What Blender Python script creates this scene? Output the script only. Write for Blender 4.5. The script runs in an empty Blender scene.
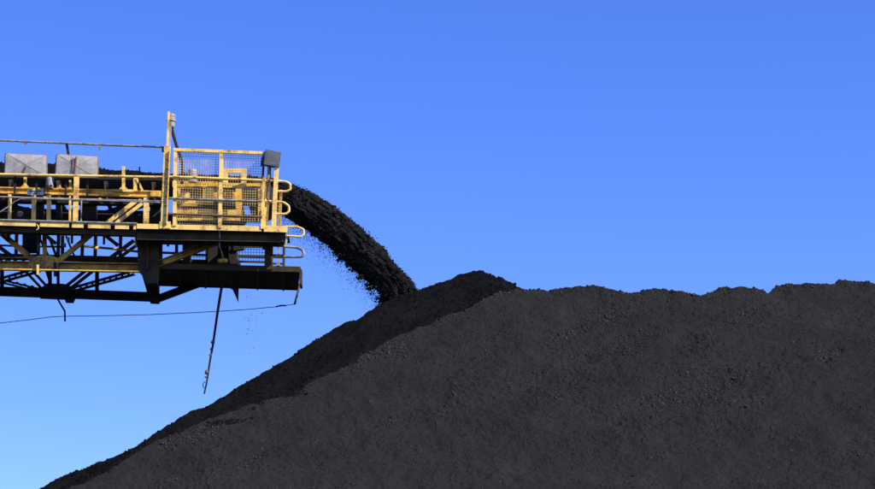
import bpy, math, random
import numpy as np
from mathutils import Vector, Matrix

random.seed(7)
rng = np.random.default_rng(11)
S = bpy.context.scene
COL = S.collection

# ------------------------------------------------------------------ camera, sky, sun, exposure
PITCH = math.radians(14.6)
FPX = 2520.0                     # focal length in photo pixels (photo is 875 wide)
CAMZ = 1.7
cam_d = bpy.data.cameras.new('camera')
cam = bpy.data.objects.new('camera', cam_d)
COL.objects.link(cam)
cam.location = (0, 0, CAMZ)
cam.rotation_euler = (math.pi / 2 + PITCH, 0, 0)
cam_d.sensor_width = 36.0
cam_d.lens = FPX / 875.0 * 36.0
cam_d.clip_start = 0.5
cam_d.clip_end = 6000
S.camera = cam

SUN_EL = math.radians(40)
SUN_AZ = math.radians(62)        # to the right of straight behind the camera
to_sun = Vector((math.cos(SUN_EL) * math.sin(SUN_AZ), -math.cos(SUN_EL) * math.cos(SUN_AZ), math.sin(SUN_EL)))

world = bpy.data.worlds.new('World')
S.world = world
world.use_nodes = True
wn, wl = world.node_tree.nodes, world.node_tree.links
wn.clear()
sky = wn.new('ShaderNodeTexSky')
sky.sky_type = 'NISHITA'
sky.sun_disc = False
sky.sun_elevation = SUN_EL
sky.sun_rotation = math.atan2(to_sun.x, to_sun.y)
sky.air_density = 1.0
sky.dust_density = 0.0
sky.ozone_density = 3.0
sky.altitude = 1900
hs = wn.new('ShaderNodeHueSaturation')
hs.inputs['Hue'].default_value = 0.525
hs.inputs['Saturation'].default_value = 1.28
hs.inputs['Value'].default_value = 1.0
bg = wn.new('ShaderNodeBackground')
bg.inputs['Strength'].default_value = 0.15
wo = wn.new('ShaderNodeOutputWorld')
wl.new(sky.outputs[0], hs.inputs['Color'])
wl.new(hs.outputs[0], bg.inputs[0])
wl.new(bg.outputs[0], wo.inputs[0])

sun_d = bpy.data.lights.new('sun', 'SUN')
sun_d.energy = 5.0
sun_d.angle = math.radians(0.5)
sun_d.color = (1.0, 0.93, 0.82)
sun = bpy.data.objects.new('sun', sun_d)
COL.objects.link(sun)
sun.rotation_euler = to_sun.to_track_quat('Z', 'Y').to_euler()

S.view_settings.view_transform = 'Standard'
S.view_settings.look = 'None'
S.view_settings.gamma = 1.0
S.view_settings.use_curve_mapping = False
S.view_settings.exposure = 0.75

# ------------------------------------------------------------------ photo pixel -> ray, used to take measurements
CT, ST = math.cos(PITCH), math.sin(PITCH)
def uw(px, py):
    a = (px - 437.5) / FPX
    b = (244.5 - py) / FPX
    d = CT - b * ST
    return a / d, (ST + b * CT) / d
D0 = 60.0                        # distance of the walkway's outer edge
def W(px, py, Y=0.0):            # point of the boom at depth Y behind the walkway's outer edge
    u, w = uw(px, py)
    y = D0 + Y
    return Vector((u * y, y, CAMZ + w * y))
PX = 1 / 40.6                    # metres per photo pixel at the boom

# ------------------------------------------------------------------ materials
def new_mat(name):
    m = bpy.data.materials.new(name)
    m.use_nodes = True
    n = m.node_tree.nodes
    return m, n, m.node_tree.links, n['Principled BSDF']

def painted(name, base, worn, wear=0.5, scale=3.0, rough=0.55, fine=30.0, metal=0.0, bump=0.15):
    """paint with blotches of dirt / rust and fine speckle"""
    m, n, l, b = new_mat(name)
    tc = n.new('ShaderNodeTexCoord')
    oi = n.new('ShaderNodeObjectInfo')
    add = n.new('ShaderNodeVectorMath'); add.operation = 'ADD'
    mul = n.new('ShaderNodeVectorMath'); mul.operation = 'SCALE'; mul.inputs['Scale'].default_value = 37.0
    cmb = n.new('ShaderNodeCombineXYZ')
    l.new(oi.outputs['Random'], cmb.inputs[0]); l.new(oi.outputs['Random'], cmb.inputs[1])
    l.new(cmb.outputs[0], mul.inputs[0])
    l.new(tc.outputs['Object'], add.inputs[0]); l.new(mul.outputs[0], add.inputs[1])
    n1 = n.new('ShaderNodeTexNoise'); n1.inputs['Scale'].default_value = scale; n1.inputs['Detail'].default_value = 6; n1.inputs['Roughness'].default_value = 0.7
    n2 = n.new('ShaderNodeTexNoise'); n2.inputs['Scale'].default_value = fine; n2.inputs['Detail'].default_value = 3
    l.new(add.outputs[0], n1.inputs['Vector']); l.new(add.outputs[0], n2.inputs['Vector'])
    mx = n.new('ShaderNodeMath'); mx.operation = 'MULTIPLY_ADD'
    l.new(n2.outputs['Fac'], mx.inputs[0]); mx.inputs[1].default_value = 0.4; l.new(n1.outputs['Fac'], mx.inputs[2])
    rp = n.new('ShaderNodeValToRGB')
    lo = 0.95 - wear * 0.4
    rp.color_ramp.elements[0].position = lo - 0.12
    rp.color_ramp.elements[1].position = lo + 0.06
    rp.color_ramp.elements[0].color = (*base, 1)
    rp.color_ramp.elements[1].color = (*worn, 1)
    l.new(mx.outputs[0], rp.inputs[0])
    l.new(rp.outputs[0], b.inputs['Base Color'])
    b.inputs['Roughness'].default_value = rough
    b.inputs['Metallic'].default_value = metal
    bp = n.new('ShaderNodeBump'); bp.inputs['Strength'].default_value = bump; bp.inputs['Distance'].default_value = 0.01
    l.new(n2.outputs['Fac'], bp.inputs['Height']); l.new(bp.outputs[0], b.inputs['Normal'])
    return m

def coal_mat(name, c0, c1, scale=9.0, rough=0.9, spec=0.25):
    m, n, l, b = new_mat(name)
    tc = n.new('ShaderNodeTexCoord')
    n1 = n.new('ShaderNodeTexNoise'); n1.inputs['Scale'].default_value = scale; n1.inputs['Detail'].default_value = 8; n1.inputs['Roughness'].default_value = 0.75
    n2 = n.new('ShaderNodeTexNoise'); n2.inputs['Scale'].default_value = 0.6; n2.inputs['Detail'].default_value = 4
    l.new(tc.outputs['Object'], n1.inputs['Vector']); l.new(tc.outputs['Object'], n2.inputs['Vector'])
    mx = n.new('ShaderNodeMath'); mx.operation = 'MULTIPLY_ADD'; mx.inputs[1].default_value = 0.5
    l.new(n2.outputs['Fac'], mx.inputs[0]); l.new(n1.outputs['Fac'], mx.inputs[2])
    # damp and dry bands, drawn out along the slides
    mp = n.new('ShaderNodeMapping'); mp.inputs['Rotation'].default_value = (0, 0, math.radians(-37)); mp.inputs['Scale'].default_value = (1.5, 0.28, 0.5)
    n4 = n.new('ShaderNodeTexNoise'); n4.inputs['Scale'].default_value = 1.6; n4.inputs['Detail'].default_value = 6; n4.inputs['Roughness'].default_value = 0.65
    l.new(tc.outputs['Object'], mp.inputs[0]); l.new(mp.outputs[0], n4.inputs['Vector'])
    m2 = n.new('ShaderNodeMath'); m2.operation = 'MULTIPLY_ADD'; m2.inputs[1].default_value = 0.8; m2.inputs[2].default_value = -0.4
    l.new(n4.outputs['Fac'], m2.inputs[0])
    m3 = n.new('ShaderNodeMath'); m3.operation = 'ADD'
    l.new(mx.outputs[0], m3.inputs[0]); l.new(m2.outputs[0], m3.inputs[1])
    mx = m3
    rp = n.new('ShaderNodeValToRGB')
    rp.color_ramp.elements[0].position = 0.5; rp.color_ramp.elements[0].color = (*c0, 1)
    rp.color_ramp.elements[1].position = 1.0; rp.color_ramp.elements[1].color = (*c1, 1)
    l.new(mx.outputs[0], rp.inputs[0]); l.new(rp.outputs[0], b.inputs['Base Color'])
    b.inputs['Roughness'].default_value = rough
    b.inputs['Specular IOR Level'].default_value = spec
    n3 = n.new('ShaderNodeTexNoise'); n3.inputs['Scale'].default_value = 45.0; n3.inputs['Detail'].default_value = 4
    l.new(tc.outputs['Object'], n3.inputs['Vector'])
    bp = n.new('ShaderNodeBump'); bp.inputs['Strength'].default_value = 0.6; bp.inputs['Distance'].default_value = 0.02
    l.new(n3.outputs['Fac'], bp.inputs['Height']); l.new(bp.outputs[0], b.inputs['Normal'])
    return m

M = {}
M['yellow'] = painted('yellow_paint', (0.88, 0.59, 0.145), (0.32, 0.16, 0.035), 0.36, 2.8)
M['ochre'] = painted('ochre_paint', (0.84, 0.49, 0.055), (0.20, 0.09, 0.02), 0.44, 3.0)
M['shaded_paint'] = painted('shade_darkened_paint', (0.020, 0.014, 0.008), (0.060, 0.036, 0.013), 0.55, 1.8, 0.9)  # rust-blotched yellow paint, darkened to carry the truss's shade in its colour
M['dull'] = painted('shade_toned_ochre', (0.54, 0.32, 0.075), (0.14, 0.075, 0.022), 0.48, 1.6, 0.85)  # ochre toned down, putting the near truss's shade into the base colour
M['black'] = painted('black_shaded_steel', (0.008, 0.0075, 0.007), (0.018, 0.013, 0.009), 0.5, 2.0, 0.95)  # black fittings; on far truss, deck and tray, shade put into the colour
M['rubber'] = painted('belt_rubber', (0.015, 0.015, 0.016), (0.03, 0.03, 0.03), 0.5, 4.0, 0.8)
M['galv'] = painted('galvanised_steel', (0.30, 0.30, 0.305), (0.13, 0.11, 0.09), 0.45, 4.0, 0.5)
M['sheet'] = painted('weathered_sheet', (0.40, 0.395, 0.38), (0.27, 0.24, 0.20), 0.5, 2.2, 0.6)
M['rim'] = painted('rusty_rim', (0.09, 0.07, 0.06), (0.22, 0.12, 0.06), 0.5, 6.0, 0.8)
M['slate'] = painted('slate_housing', (0.028, 0.038, 0.050), (0.06, 0.07, 0.08), 0.42, 5.0, 0.55)
M['pipe'] = painted('grey_pipe', (0.30, 0.27, 0.24), (0.12, 0.09, 0.07), 0.5, 5.0, 0.6)
M['wire'] = painted('pale_mesh_wire', (0.62, 0.46, 0.18), (0.34, 0.22, 0.08), 0.5, 3.0, 0.6)
M['plate'] = painted('pale_plate', (0.55, 0.57, 0.58), (0.3, 0.3, 0.3), 0.3, 6.0, 0.5)
M['glass'] = painted('lamp_glass', (0.55, 0.56, 0.55), (0.3, 0.3, 0.28), 0.3, 6.0, 0.2)
M['coal'] = coal_mat('weathered_coal', (0.0072, 0.0072, 0.0067), (0.0160, 0.0159, 0.0147), 22.0, 0.95, 0.09)
M['lump'] = coal_mat('coal_lump_surface', (0.0082, 0.0082, 0.0078), (0.025, 0.0248, 0.0235), 11.0, 0.7, 0.22)  # lighter base colour than the heap, so scattered lumps stand in for glints
M['fresh'] = coal_mat('fresh_dark_coal', (0.0042, 0.0042, 0.0041), (0.0075, 0.0074, 0.0072), 14.0, 0.97, 0.03)  # darker than the front heap; also colours the belt load and fines
M['pour'] = coal_mat('pouring_coal', (0.006, 0.006, 0.006), (0.014, 0.0138, 0.0135), 12.0, 0.9, 0.12)
M['ground'] = coal_mat('yard_ground', (0.035, 0.033, 0.03), (0.07, 0.064, 0.056), 2.0)

# ------------------------------------------------------------------ object helpers
def tag(o, label=None, cat=None, group=None, kind=None):
    if label: o['label'] = label
    if cat: o['category'] = cat
    if group: o['group'] = group
    if kind: o['kind'] = kind
    return o

def thing(name, loc, label, cat, group=None):
    o = bpy.data.objects.new(name, None)
    o.empty_display_size = 0.3
    COL.objects.link(o)
    o.location = loc
    return tag(o, label, cat, group)

def wloc(o):
    v = Vector((0, 0, 0))
    while o is not None:
        v = v + o.location
        o = o.parent
    return v

def build(name, verts, faces, mat, parent=None, smooth=False):
    """mesh from world-space vertices; its origin sits at the middle of the piece"""
    vs = [Vector(v) for v in verts]
    mid = sum(vs, Vector((0, 0, 0))) / len(vs)
    me = bpy.data.meshes.new(name)
    me.from_pydata([tuple(v - mid) for v in vs], [], faces)
    me.materials.append(M[mat])
    me.update()
    if smooth:
        me.shade_smooth()
    o = bpy.data.objects.new(name, me)
    COL.objects.link(o)
    if parent is not None:
        o.parent = parent
        o.location = mid - wloc(parent)
    else:
        o.location = mid
    return o

def frame(p1, p2, up=Vector((0, 0, 1))):
    d = (p2 - p1).normalized()
    if abs(d.dot(up)) > 0.97:
        up = Vector((1, 0, 0))
    s = d.cross(up).normalized()
    n = s.cross(d).normalized()
    return d, s, n

def section_poly(kind, h, w, t):
    # (a along s = depth, b along n = height)
    H, B = h / 2, w / 2
    if kind == 'box':
        return [(-B, -H), (B, -H), (B, H), (-B, H)]
    if kind == 'i':
        return [(-B, -H), (B, -H), (B, -H + t), (t / 2, -H + t), (t / 2, H - t), (B, H - t), (B, H), (-B, H), (-B, H - t), (-t / 2, H - t), (-t / 2, -H + t), (-B, -H + t)]
    if kind == 'channel':
        return [(-B, -H), (B, -H), (B, -H + t), (-B + t, -H + t), (-B + t, H - t), (B, H - t), (B, H), (-B, H)]
    if kind == 'angle':
        return [(-B, -H), (B, -H), (B, -H + t), (-B + t, -H + t), (-B + t, H), (-B, H)]

def beam_mesh(p1, p2, h, w, kind='box', t=0.015):
    p1, p2 = Vector(p1), Vector(p2)
    d, s, n = frame(p1, p2)
    poly = section_poly(kind, h, w, t)
    k = len(poly)
    vs = [p + s * a + n * b for p in (p1, p2) for a, b in poly]
    fs = [(i, (i + 1) % k, k + (i + 1) % k, k + i) for i in range(k)]
    fs.append(tuple(range(k - 1, -1, -1)))
    fs.append(tuple(range(k, 2 * k)))
    return vs, fs

def beam(name, p1, p2, h, w, mat, parent, kind='box', t=0.015):
    vs, fs = beam_mesh(p1, p2, h, w, kind, t)
    return build(name, vs, fs, mat, parent)

def multi(name, pieces, mat, parent, smooth=False):
    V, Fc = [], []
    for vs, fs in pieces:
        o = len(V)
        V += list(vs)
        Fc += [tuple(i + o for i in f) for f in fs]
    return build(name, V, Fc, mat, parent, smooth)

def tube_mesh(pts, r, seg=8, r2=None):
    pts = [Vector(p) for p in pts]
    n = len(pts)
    vs, fs = [], []
    prev = None
    for i, p in enumerate(pts):
        d = (pts[min(i + 1, n - 1)] - pts[max(i - 1, 0)]).normalized()
        ref = Vector((0, 1, 0)) if abs(d.y) < 0.9 else Vector((1, 0, 0))
        a = d.cross(ref).normalized()
        b = d.cross(a).normalized()
        rr = r if r2 is None else r + (r2 - r) * i / (n - 1)
        for k in range(seg):
            q = 2 * math.pi * k / seg
            vs.append(p + a * math.cos(q) * rr + b * math.sin(q) * rr)
    for i in range(n - 1):
        for k in range(seg):
            k2 = (k + 1) % seg
            fs.append((i * seg + k, i * seg + k2, (i + 1) * seg + k2, (i + 1) * seg + k))
    fs.append(tuple(range(seg - 1, -1, -1)))
    fs.append(tuple(range((n - 1) * seg, n * seg)))
    return vs, fs

def tube(name, pts, r, mat, parent=None, seg=8, r2=None):
    vs, fs = tube_mesh(pts, r, seg, r2)
    return build(name, vs, fs, mat, parent)

def prism(name, pts, depth, mat, parent, axis=Vector((0, 1, 0))):
    """flat outline (world points) given a thickness along axis"""
    k = len(pts)
    vs = [Vector(p) for p in pts] + [Vector(p) + axis * depth for p in pts]
    fs = [tuple(range(k)), tuple(range(2 * k - 1, k - 1, -1))]
    fs += [(i, i + k, (i + 1) % k + k, (i + 1) % k) for i in range(k)]
    return build(name, vs, fs, mat, parent)

def pxplate(name, x0, y0, x1, y1, Y, depth, mat, parent):
    return prism(name, [W(x0, y1, Y), W(x1, y1, Y), W(x1, y0, Y), W(x0, y0, Y)], depth, mat, parent)

def lathe_mesh(base, axis, prof, seg=16):
    axis = Vector(axis).normalized()
    ref = Vector((0, 1, 0)) if abs(axis.y) < 0.9 else Vector((1, 0, 0))
    a = axis.cross(ref).normalized(); b = axis.cross(a).normalized()
    vs, fs = [], []
    for (r, h) in prof:
        for k in range(seg):
            q = 2 * math.pi * k / seg
            vs.append(Vector(base) + axis * h + a * math.cos(q) * r + b * math.sin(q) * r)
    for i in range(len(prof) - 1):
        for k in range(seg):
            k2 = (k + 1) % seg
            fs.append((i * seg + k, i * seg + k2, (i + 1) * seg + k2, (i + 1) * seg + k))
    fs.append(tuple(range(seg - 1, -1, -1)))
    fs.append(tuple(range((len(prof) - 1) * seg, len(prof) * seg)))
    return vs, fs

def lathe(name, base, axis, prof, mat, parent=None, seg=16):
    vs, fs = lathe_mesh(base, axis, prof, seg)
    return build(name, vs, fs, mat, parent)

def np_mesh(name, V, Fq, mat, parent=None, smooth=False):
    """big mesh from numpy arrays (faces all of one size)"""
    me = bpy.data.meshes.new(name)
    nv, nf, k = len(V), len(Fq), Fq.shape[1]
    me.vertices.add(nv)
    me.vertices.foreach_set('co', np.ascontiguousarray(V, dtype=np.float32).ravel())
    me.loops.add(nf * k)
    me.loops.foreach_set('vertex_index', np.ascontiguousarray(Fq, dtype=np.int32).ravel())
    me.polygons.add(nf)
    me.polygons.foreach_set('loop_start', np.arange(0, nf * k, k, dtype=np.int32))
    me.polygons.foreach_set('use_smooth', np.full(nf, smooth))
    me.materials.append(M[mat])
    me.update(calc_edges=True)
    me.validate()
    o = bpy.data.objects.new(name, me)
    COL.objects.link(o)
    if parent is not None:
        o.parent = parent
        o.location = -wloc(parent)
    return o

# ------------------------------------------------------------------ numpy noise
def _hash(ix, iy, iz, seed):
    h = (ix * 374761393 + iy * 668265263 + iz * 2147483647 + seed * 974634777) & 0xFFFFFFFF
    h = ((h ^ (h >> 13)) * 1274126177) & 0xFFFFFFFF
    h = ((h ^ (h >> 16)) * 2246822519) & 0xFFFFFFFF
    return ((h ^ (h >> 15)) & 0xFFFFFF) / float(0xFFFFFF)

def vnoise(x, y, z=None, seed=0):
    if z is None:
        z = np.zeros_like(x)
        flat = True
    else:
        flat = False
    xi, yi, zi = np.floor(x).astype(np.int64), np.floor(y).astype(np.int64), np.floor(z).astype(np.int64)
    fx, fy, fz = x - xi, y - yi, z - zi
    fx = fx * fx * (3 - 2 * fx); fy = fy * fy * (3 - 2 * fy); fz = fz * fz * (3 - 2 * fz)
    def pl(dz):
        a = _hash(xi, yi, zi + dz, seed); b = _hash(xi + 1, yi, zi + dz, seed)
        c = _hash(xi, yi + 1, zi + dz, seed); d = _hash(xi + 1, yi + 1, zi + dz, seed)
        return (a * (1 - fx) + b * fx) * (1 - fy) + (c * (1 - fx) + d * fx) * fy
    if flat:
        return pl(0) * 2 - 1
    return (pl(0) * (1 - fz) + pl(1) * fz) * 2 - 1

def fbm(x, y, z=None, octv=4, gain=0.5, seed=0):
    s = np.zeros_like(x); a = 1.0; f = 1.0
    for o in range(octv):
        s = s + a * vnoise(x * f + 17.3 * o, y * f - 9.1 * o, None if z is None else z * f, seed + o)
        a *= gain; f *= 2.03
    return s

CUBE = np.array([[-1, -1, -1], [1, -1, -1], [1, 1, -1], [-1, 1, -1], [-1, -1, 1], [1, -1, 1], [1, 1, 1], [-1, 1, 1]], dtype=float)
CUBEF = np.array([[0, 3, 2, 1], [4, 5, 6, 7], [0, 1, 5, 4], [1, 2, 6, 5], [2, 3, 7, 6], [3, 0, 4, 7]])
def chunks(P, R, squash=0.75):
    """broken, angular bits at points P with radius R"""
    n = len(P)
    base = CUBE[None] * 0.62 * (1 + rng.uniform(-0.38, 0.38, (n, 8, 3)))
    base *= rng.uniform(squash, 1.25, (n, 1, 3))
    q = rng.normal(size=(n, 4)); q /= np.linalg.norm(q, axis=1, keepdims=True)
    w, x, y, z = q.T
    Rm = np.stack([np.stack([1 - 2 * (y * y + z * z), 2 * (x * y - z * w), 2 * (x * z + y * w)], -1),
                   np.stack([2 * (x * y + z * w), 1 - 2 * (x * x + z * z), 2 * (y * z - x * w)], -1),
                   np.stack([2 * (x * z - y * w), 2 * (y * z + x * w), 1 - 2 * (x * x + y * y)], -1)], 1)
    V = np.einsum('nij,nkj->nki', Rm, base) * R[:, None, None] + P[:, None, :]
    Fq = CUBEF[None] + (np.arange(n) * 8)[:, None, None]
    return V.reshape(-1, 3), Fq.reshape(-1, 4)

# ------------------------------------------------------------------ ground
gx = 3000.0
g = build('ground', [(-gx, -gx, 0), (gx, -gx, 0), (gx, gx, 0), (-gx, gx, 0)], [(0, 1, 2, 3)], 'ground')
tag(g, kind='structure')

# ------------------------------------------------------------------ coal piles (height fields)
SIL_F = [(-300, 640), (-60, 540), (96, 477), (144, 449), (206, 421), (255, 405), (300, 388.5), (335, 371.7), (369.5, 354), (404, 333.5), (428, 323), (449.5, 314), (463, 311), (481, 302.5), (501.6, 292.6),
         (512, 290.2), (522.5, 289.4), (543, 291), (552, 289.5), (564, 287), (582, 286.6), (600, 287), (611, 289.3), (622, 291), (631, 292.8), (645, 290), (660, 288.4), (675, 290.5), (687, 291.8), (701.7, 294.6),
         (708, 291), (723, 285.3), (745, 285.8), (757, 286.5), (767.6, 289), (776.5, 284), (800, 283.2), (820, 284), (832.5, 283.4), (839, 279.4), (857, 280.8), (875, 283), (930, 281), (1000, 285), (1100, 282), (1300, 284), (1900, 284)]
SIL_B = [(-400, 728), (-60, 542), (41, 488.4), (84, 469), (137, 444.8), (188.5, 412), (212, 402), (240, 386.6), (258, 376), (300, 348), (318, 338), (338, 325.8), (360, 316), (383.4, 302), (398, 294.5), (416.5, 290),
         (432, 286), (449.5, 279.5), (460, 273.8), (473.8, 270.4), (479, 270), (487, 272.2), (498, 277), (510, 283), (522.5, 290), (545, 302), (700, 400), (1900, 900)]
def sil_fn(S_):
    uu, ww = zip(*[uw(*p) for p in S_])
    return np.array(uu), np.array(ww)
UF, WF = sil_fn(SIL_F)
UB, WB = sil_fn(SIL_B)
def axis(a0, a, b, b0, fine, coarse_n):
    l = a - (a - a0) * np.linspace(1, 0, coarse_n, endpoint=False) ** 1.8
    m = np.arange(a, b, fine)
    r = b + (b0 - b) * np.linspace(0, 1, coarse_n) ** 1.8
    return np.concatenate([l, m, r])

FC = 20.3                        # front face:  z = 0.62*y - FC  (relative to eye height)
def front_z(X, Y):
    u = X / Y
    w = np.interp(u, UF, WF)
    ys = FC / (0.62 - w)
    k = np.interp(u, [-0.02, 0.04], [0.0, 0.5])
    over = np.maximum(0, Y - ys)
    z = 0.62 * np.minimum(Y, ys) - FC - k * over - 0.03 * over
    z = z - 0.55 * np.maximum(0, X - 26)
    return z, Y - ys
KB = 12.55                       # back heap: z = 0.45x + 0.45y - KB
def back_z(X, Y):
    u = X / Y
    w = np.interp(u, UB, WB)
    ys = KB / (0.45 + 0.45 * u - w)
    over = np.maximum(0, Y - ys)
    z = 0.45 * X + 0.45 * np.minimum(Y, ys) - KB - 0.25 * over
    return z, Y - ys

def heap_noise(X, Y, Z, seed):
    n = 0.085 * fbm(X * 0.55, Y * 0.8, None, 3, 0.5, seed)
    # slumps and drag marks running up the slope, slightly diagonal
    a = X * 0.80 - Y * 0.60; c = X * 0.60 + Y * 0.80
    n += 0.035 * fbm(a * 1.9, c * 0.55, None, 3, 0.55, seed + 20)
    n += 0.016 * fbm(X * 6.0, Y * 6.0, None, 3, 0.6, seed + 40)
    # runnels down the slope
    n += 0.022 * fbm(X * 2.6 + 0.5 * Y, Y * 0.28, None, 3, 0.6, seed + 130) * np.clip(0.6 + fbm(X * 0.3, Y * 0.3, None, 2, 0.5, seed + 180), 0.1, 1)
    rough = np.clip(fbm(a * 0.8, c * 0.35, None, 3, 0.6, seed + 70) + 0.25, 0, 1)
    n += (0.006 + 0.018 * rough) * vnoise(X * 17, Y * 15, None, seed + 90)
    return n

def grid_faces(nx, ny):
    i = np.arange(nx - 1)[None, :] + np.arange(ny - 1)[:, None] * nx
    i = i.ravel()
    return np.stack([i, i + 1, i + 1 + nx, i + nx], 1)

def heap(name, xs, ys, zf, seed, mat, label):
    X, Y = np.meshgrid(xs, ys)
    z, d = zf(X, Y)
    edge = np.clip(1 - np.abs(d) / 1.2, 0, 1)              # keep the measured crest, roughen it finely
    z = z + heap_noise(X, Y, z, seed) * (1 - 0.6 * edge) + edge * 0.03 * fbm(X * 4, Y * 4, None, 3, 0.6, seed + 7)
    dense = (np.gradient(xs)[None, :] < 0.06) & (np.gradient(ys)[:, None] < 0.06)
    gr = 0.0040 + 0.0045 * np.clip(0.5 + fbm(X * 0.9, Y * 0.9, None, 3, 0.6, seed + 260), 0, 1)
    z = z + rng.normal(0, 1, z.shape) * gr * dense                  # grains
    Z = z + CAMZ
    Z = np.maximum(Z, -0.4)
    root = thing(name, (0, 52, 0), label, 'coal pile')
    V = np.stack([X, Y, Z], -1).reshape(-1, 3)
    np_mesh('heap_surface', V, grid_faces(len(xs), len(ys)), mat, root, False)
    return root, X, Y, Z

xsF = axis(-46, -10.6, 10.6, 52, 0.036, 40)
ysF = axis(18, 42.9, 55.6, 84, 0.033, 40)
front, XF, YF_, ZF = heap('coal_pile', xsF, ysF, front_z, 3, 'coal', 'long dusty grey-black coal heap filling the lower right foreground')
xsB = axis(-40, -10.8, 3.6, 20, 0.042, 30)
ysB = axis(36, 51.0, 63.5, 88, 0.040, 30)
def back_clip(X, Y):
    z, d = back_z(X, Y)
    zf, df = front_z(X, Y)
    lim = np.where(df < 0.0, zf - 0.3, 1e3)
    return np.minimum(z, lim), d
back, XB, YB_, ZB = heap('coal_pile', xsB, ysB, back_clip, 301, 'fresh', 'darker fresh coal ridge with a rounded peak where the falling stream lands')

def bilin(xs, ys, Z, x, y):
    i = np.clip(np.searchsorted(xs, x) - 1, 0, len(xs) - 2)
    j = np.clip(np.searchsorted(ys, y) - 1, 0, len(ys) - 2)
    fx = (x - xs[i]) / (xs[i + 1] - xs[i]); fy = (y - ys[j]) / (ys[j + 1] - ys[j])
    return (Z[j, i] * (1 - fx) + Z[j, i + 1] * fx) * (1 - fy) + (Z[j + 1, i] * (1 - fx) + Z[j + 1, i + 1] * fx) * fy

def scatter(n, x0, x1, y0, y1, seed, thr, gain):
    x = rng.uniform(x0, x1, n); y = rng.uniform(y0, y1, n)
    a = x * 0.80 - y * 0.60; c = x * 0.60 + y * 0.80
    m = fbm(a * 0.8, c * 0.35, None, 3, 0.6, seed + 70) + 0.55 * fbm(a * 2.6, c * 1.2, None, 2, 0.6, seed + 150)
    p = np.clip((m - thr) * gain, 0.0, 1) ** 1.5
    keep = rng.uniform(0, 1, n) < 0.07 + 0.80 * p
    return x[keep], y[keep], p[keep]

x, y, p = scatter(400000, -10.5, 10.5, 43.0, 55.4, 3, 0.10, 0.75)
r = np.clip(rng.lognormal(math.log(0.0088), 0.45, len(x)), 0.005, 0.034) * (0.8 + 0.45 * p)
xc = rng.uniform(1.2, 10.5, 1500)
wc = np.interp(xc / 53.0, UF, WF); yc = FC / (0.62 - wc)
yc = yc + rng.normal(-0.05, 0.16, len(xc))
x, y = np.concatenate([x, xc]), np.concatenate([y, yc])
r = np.concatenate([r, np.clip(rng.lognormal(math.log(0.0115), 0.5, len(xc)), 0.005, 0.04)])
z = bilin(xsF, ysF, ZF, x, y) + r * 0.15
V, Fq = chunks(np.stack([x, y, z], 1), r)
o = np_mesh('coal_lumps', V, Fq, 'lump', front); o['kind'] = 'stuff'
# dark lumps softening the tone step along the left edge of the front heap
xc = rng.uniform(-9.5, -1.6, 34000)
wc = np.interp(xc / 50.0, UF, WF); yc = FC / (0.62 - wc)
wc = np.interp(xc / yc, UF, WF); yc = FC / (0.62 - wc)
dd = np.abs(rng.normal(0, 0.34, len(xc)))
y = yc + 0.05 - dd
msk = fbm(xc * 0.9 + y * 0.3, y * 1.6 - xc * 0.5, None, 4, 0.6, 900) - 0.9 * dd - 0.12
kp = rng.uniform(0, 1, len(xc)) < np.clip(msk * 1.1, 0, 0.75)
x, y = xc[kp], y[kp]
r = np.clip(rng.lognormal(math.log(0.011), 0.4, len(x)), 0.005, 0.028)
z = bilin(xsF, ysF, ZF, x, y) + r * 0.1
V, Fq = chunks(np.stack([x, y, z], 1), r)
o = np_mesh('dark_edge_lumps', V, Fq, 'fresh', front); o['kind'] = 'stuff'
x, y, p = scatter(70000, -10.5, 3.0, 51.5, 62.5, 301, 0.3, 0.8)
r = np.clip(rng.lognormal(math.log(0.013), 0.4, len(x)), 0.007, 0.045)
z = bilin(xsB, ysB, ZB, x, y) + r * 0.25
V, Fq = chunks(np.stack([x, y, z], 1), r)
o = np_mesh('coal_lumps', V, Fq, 'fresh', back); o['kind'] = 'stuff'

# ------------------------------------------------------------------ the stacker boom
XL = -140                        # the boom goes on out of the frame to the left
YT, YC, YB = 1.0, 2.3, 3.6    # near truss, belt centre line, far truss
boom = thing('stacker_boom', W(60, 300, YC), 'yellow steel stacker boom with lattice truss, walkway and railed head platform', 'stacker')

# walkway and head platform deck
def deck(name, x0, x1, ya, yb, Y0, Y1, mat, th=0.05):
    a, b = W(x0, ya, Y0), W(x1, yb, Y0)
    q = Vector((0, Y1 - Y0, 0)); t = Vector((0, 0, -th))
    vs = [a, b, b + q, a + q, a + t, b + t, b + q + t, a + q + t]
    return build(name, vs, [(3, 2, 1, 0), (4, 5, 6, 7), (0, 1, 5, 4), (1, 2, 6, 5), (2, 3, 7, 6), (3, 0, 4, 7)][0:1] + [(0, 1, 2, 3)][0:0] + [(4, 5, 6, 7), (0, 4, 5, 1), (1, 5, 6, 2), (2, 6, 7, 3), (3, 7, 4, 0)], mat, boom)
for x0, x1 in ((XL, -58), (-57.4, 38), (38.6, 134.5)):
    deck('walkway_plate', x0, x1, 220.5 + 0.03 * x0, 220.5 + 0.03 * x1, 0.035, 1.05, 'black', 0.06)
deck('platform_plate', 135.5, 287.5, 225.2, 229.0, 0.035, 1.2, 'black', 0.06)
for x0, x1 in ((XL, -62), (-58, 36), (40, 69), (72, 83.5), (88, 110.5), (115, 129), (133.5, 136)):
    beam('toe_plate', W(x0, 223.2 + 0.03 * x0, 0), W(x1, 223.2 + 0.03 * x1, 0), 0.115, 0.03, 'yellow', boom)
tube('kerb_rail', [W(XL, 216.2, -0.02), W(60, 221.6, -0.02), W(137, 223.6, -0.02)], 0.026, 'pipe', boom)
beam('toe_plate', W(137, 226.2, 0), W(261.5, 229.0, 0), 0.125, 0.03, 'yellow', boom)
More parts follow.
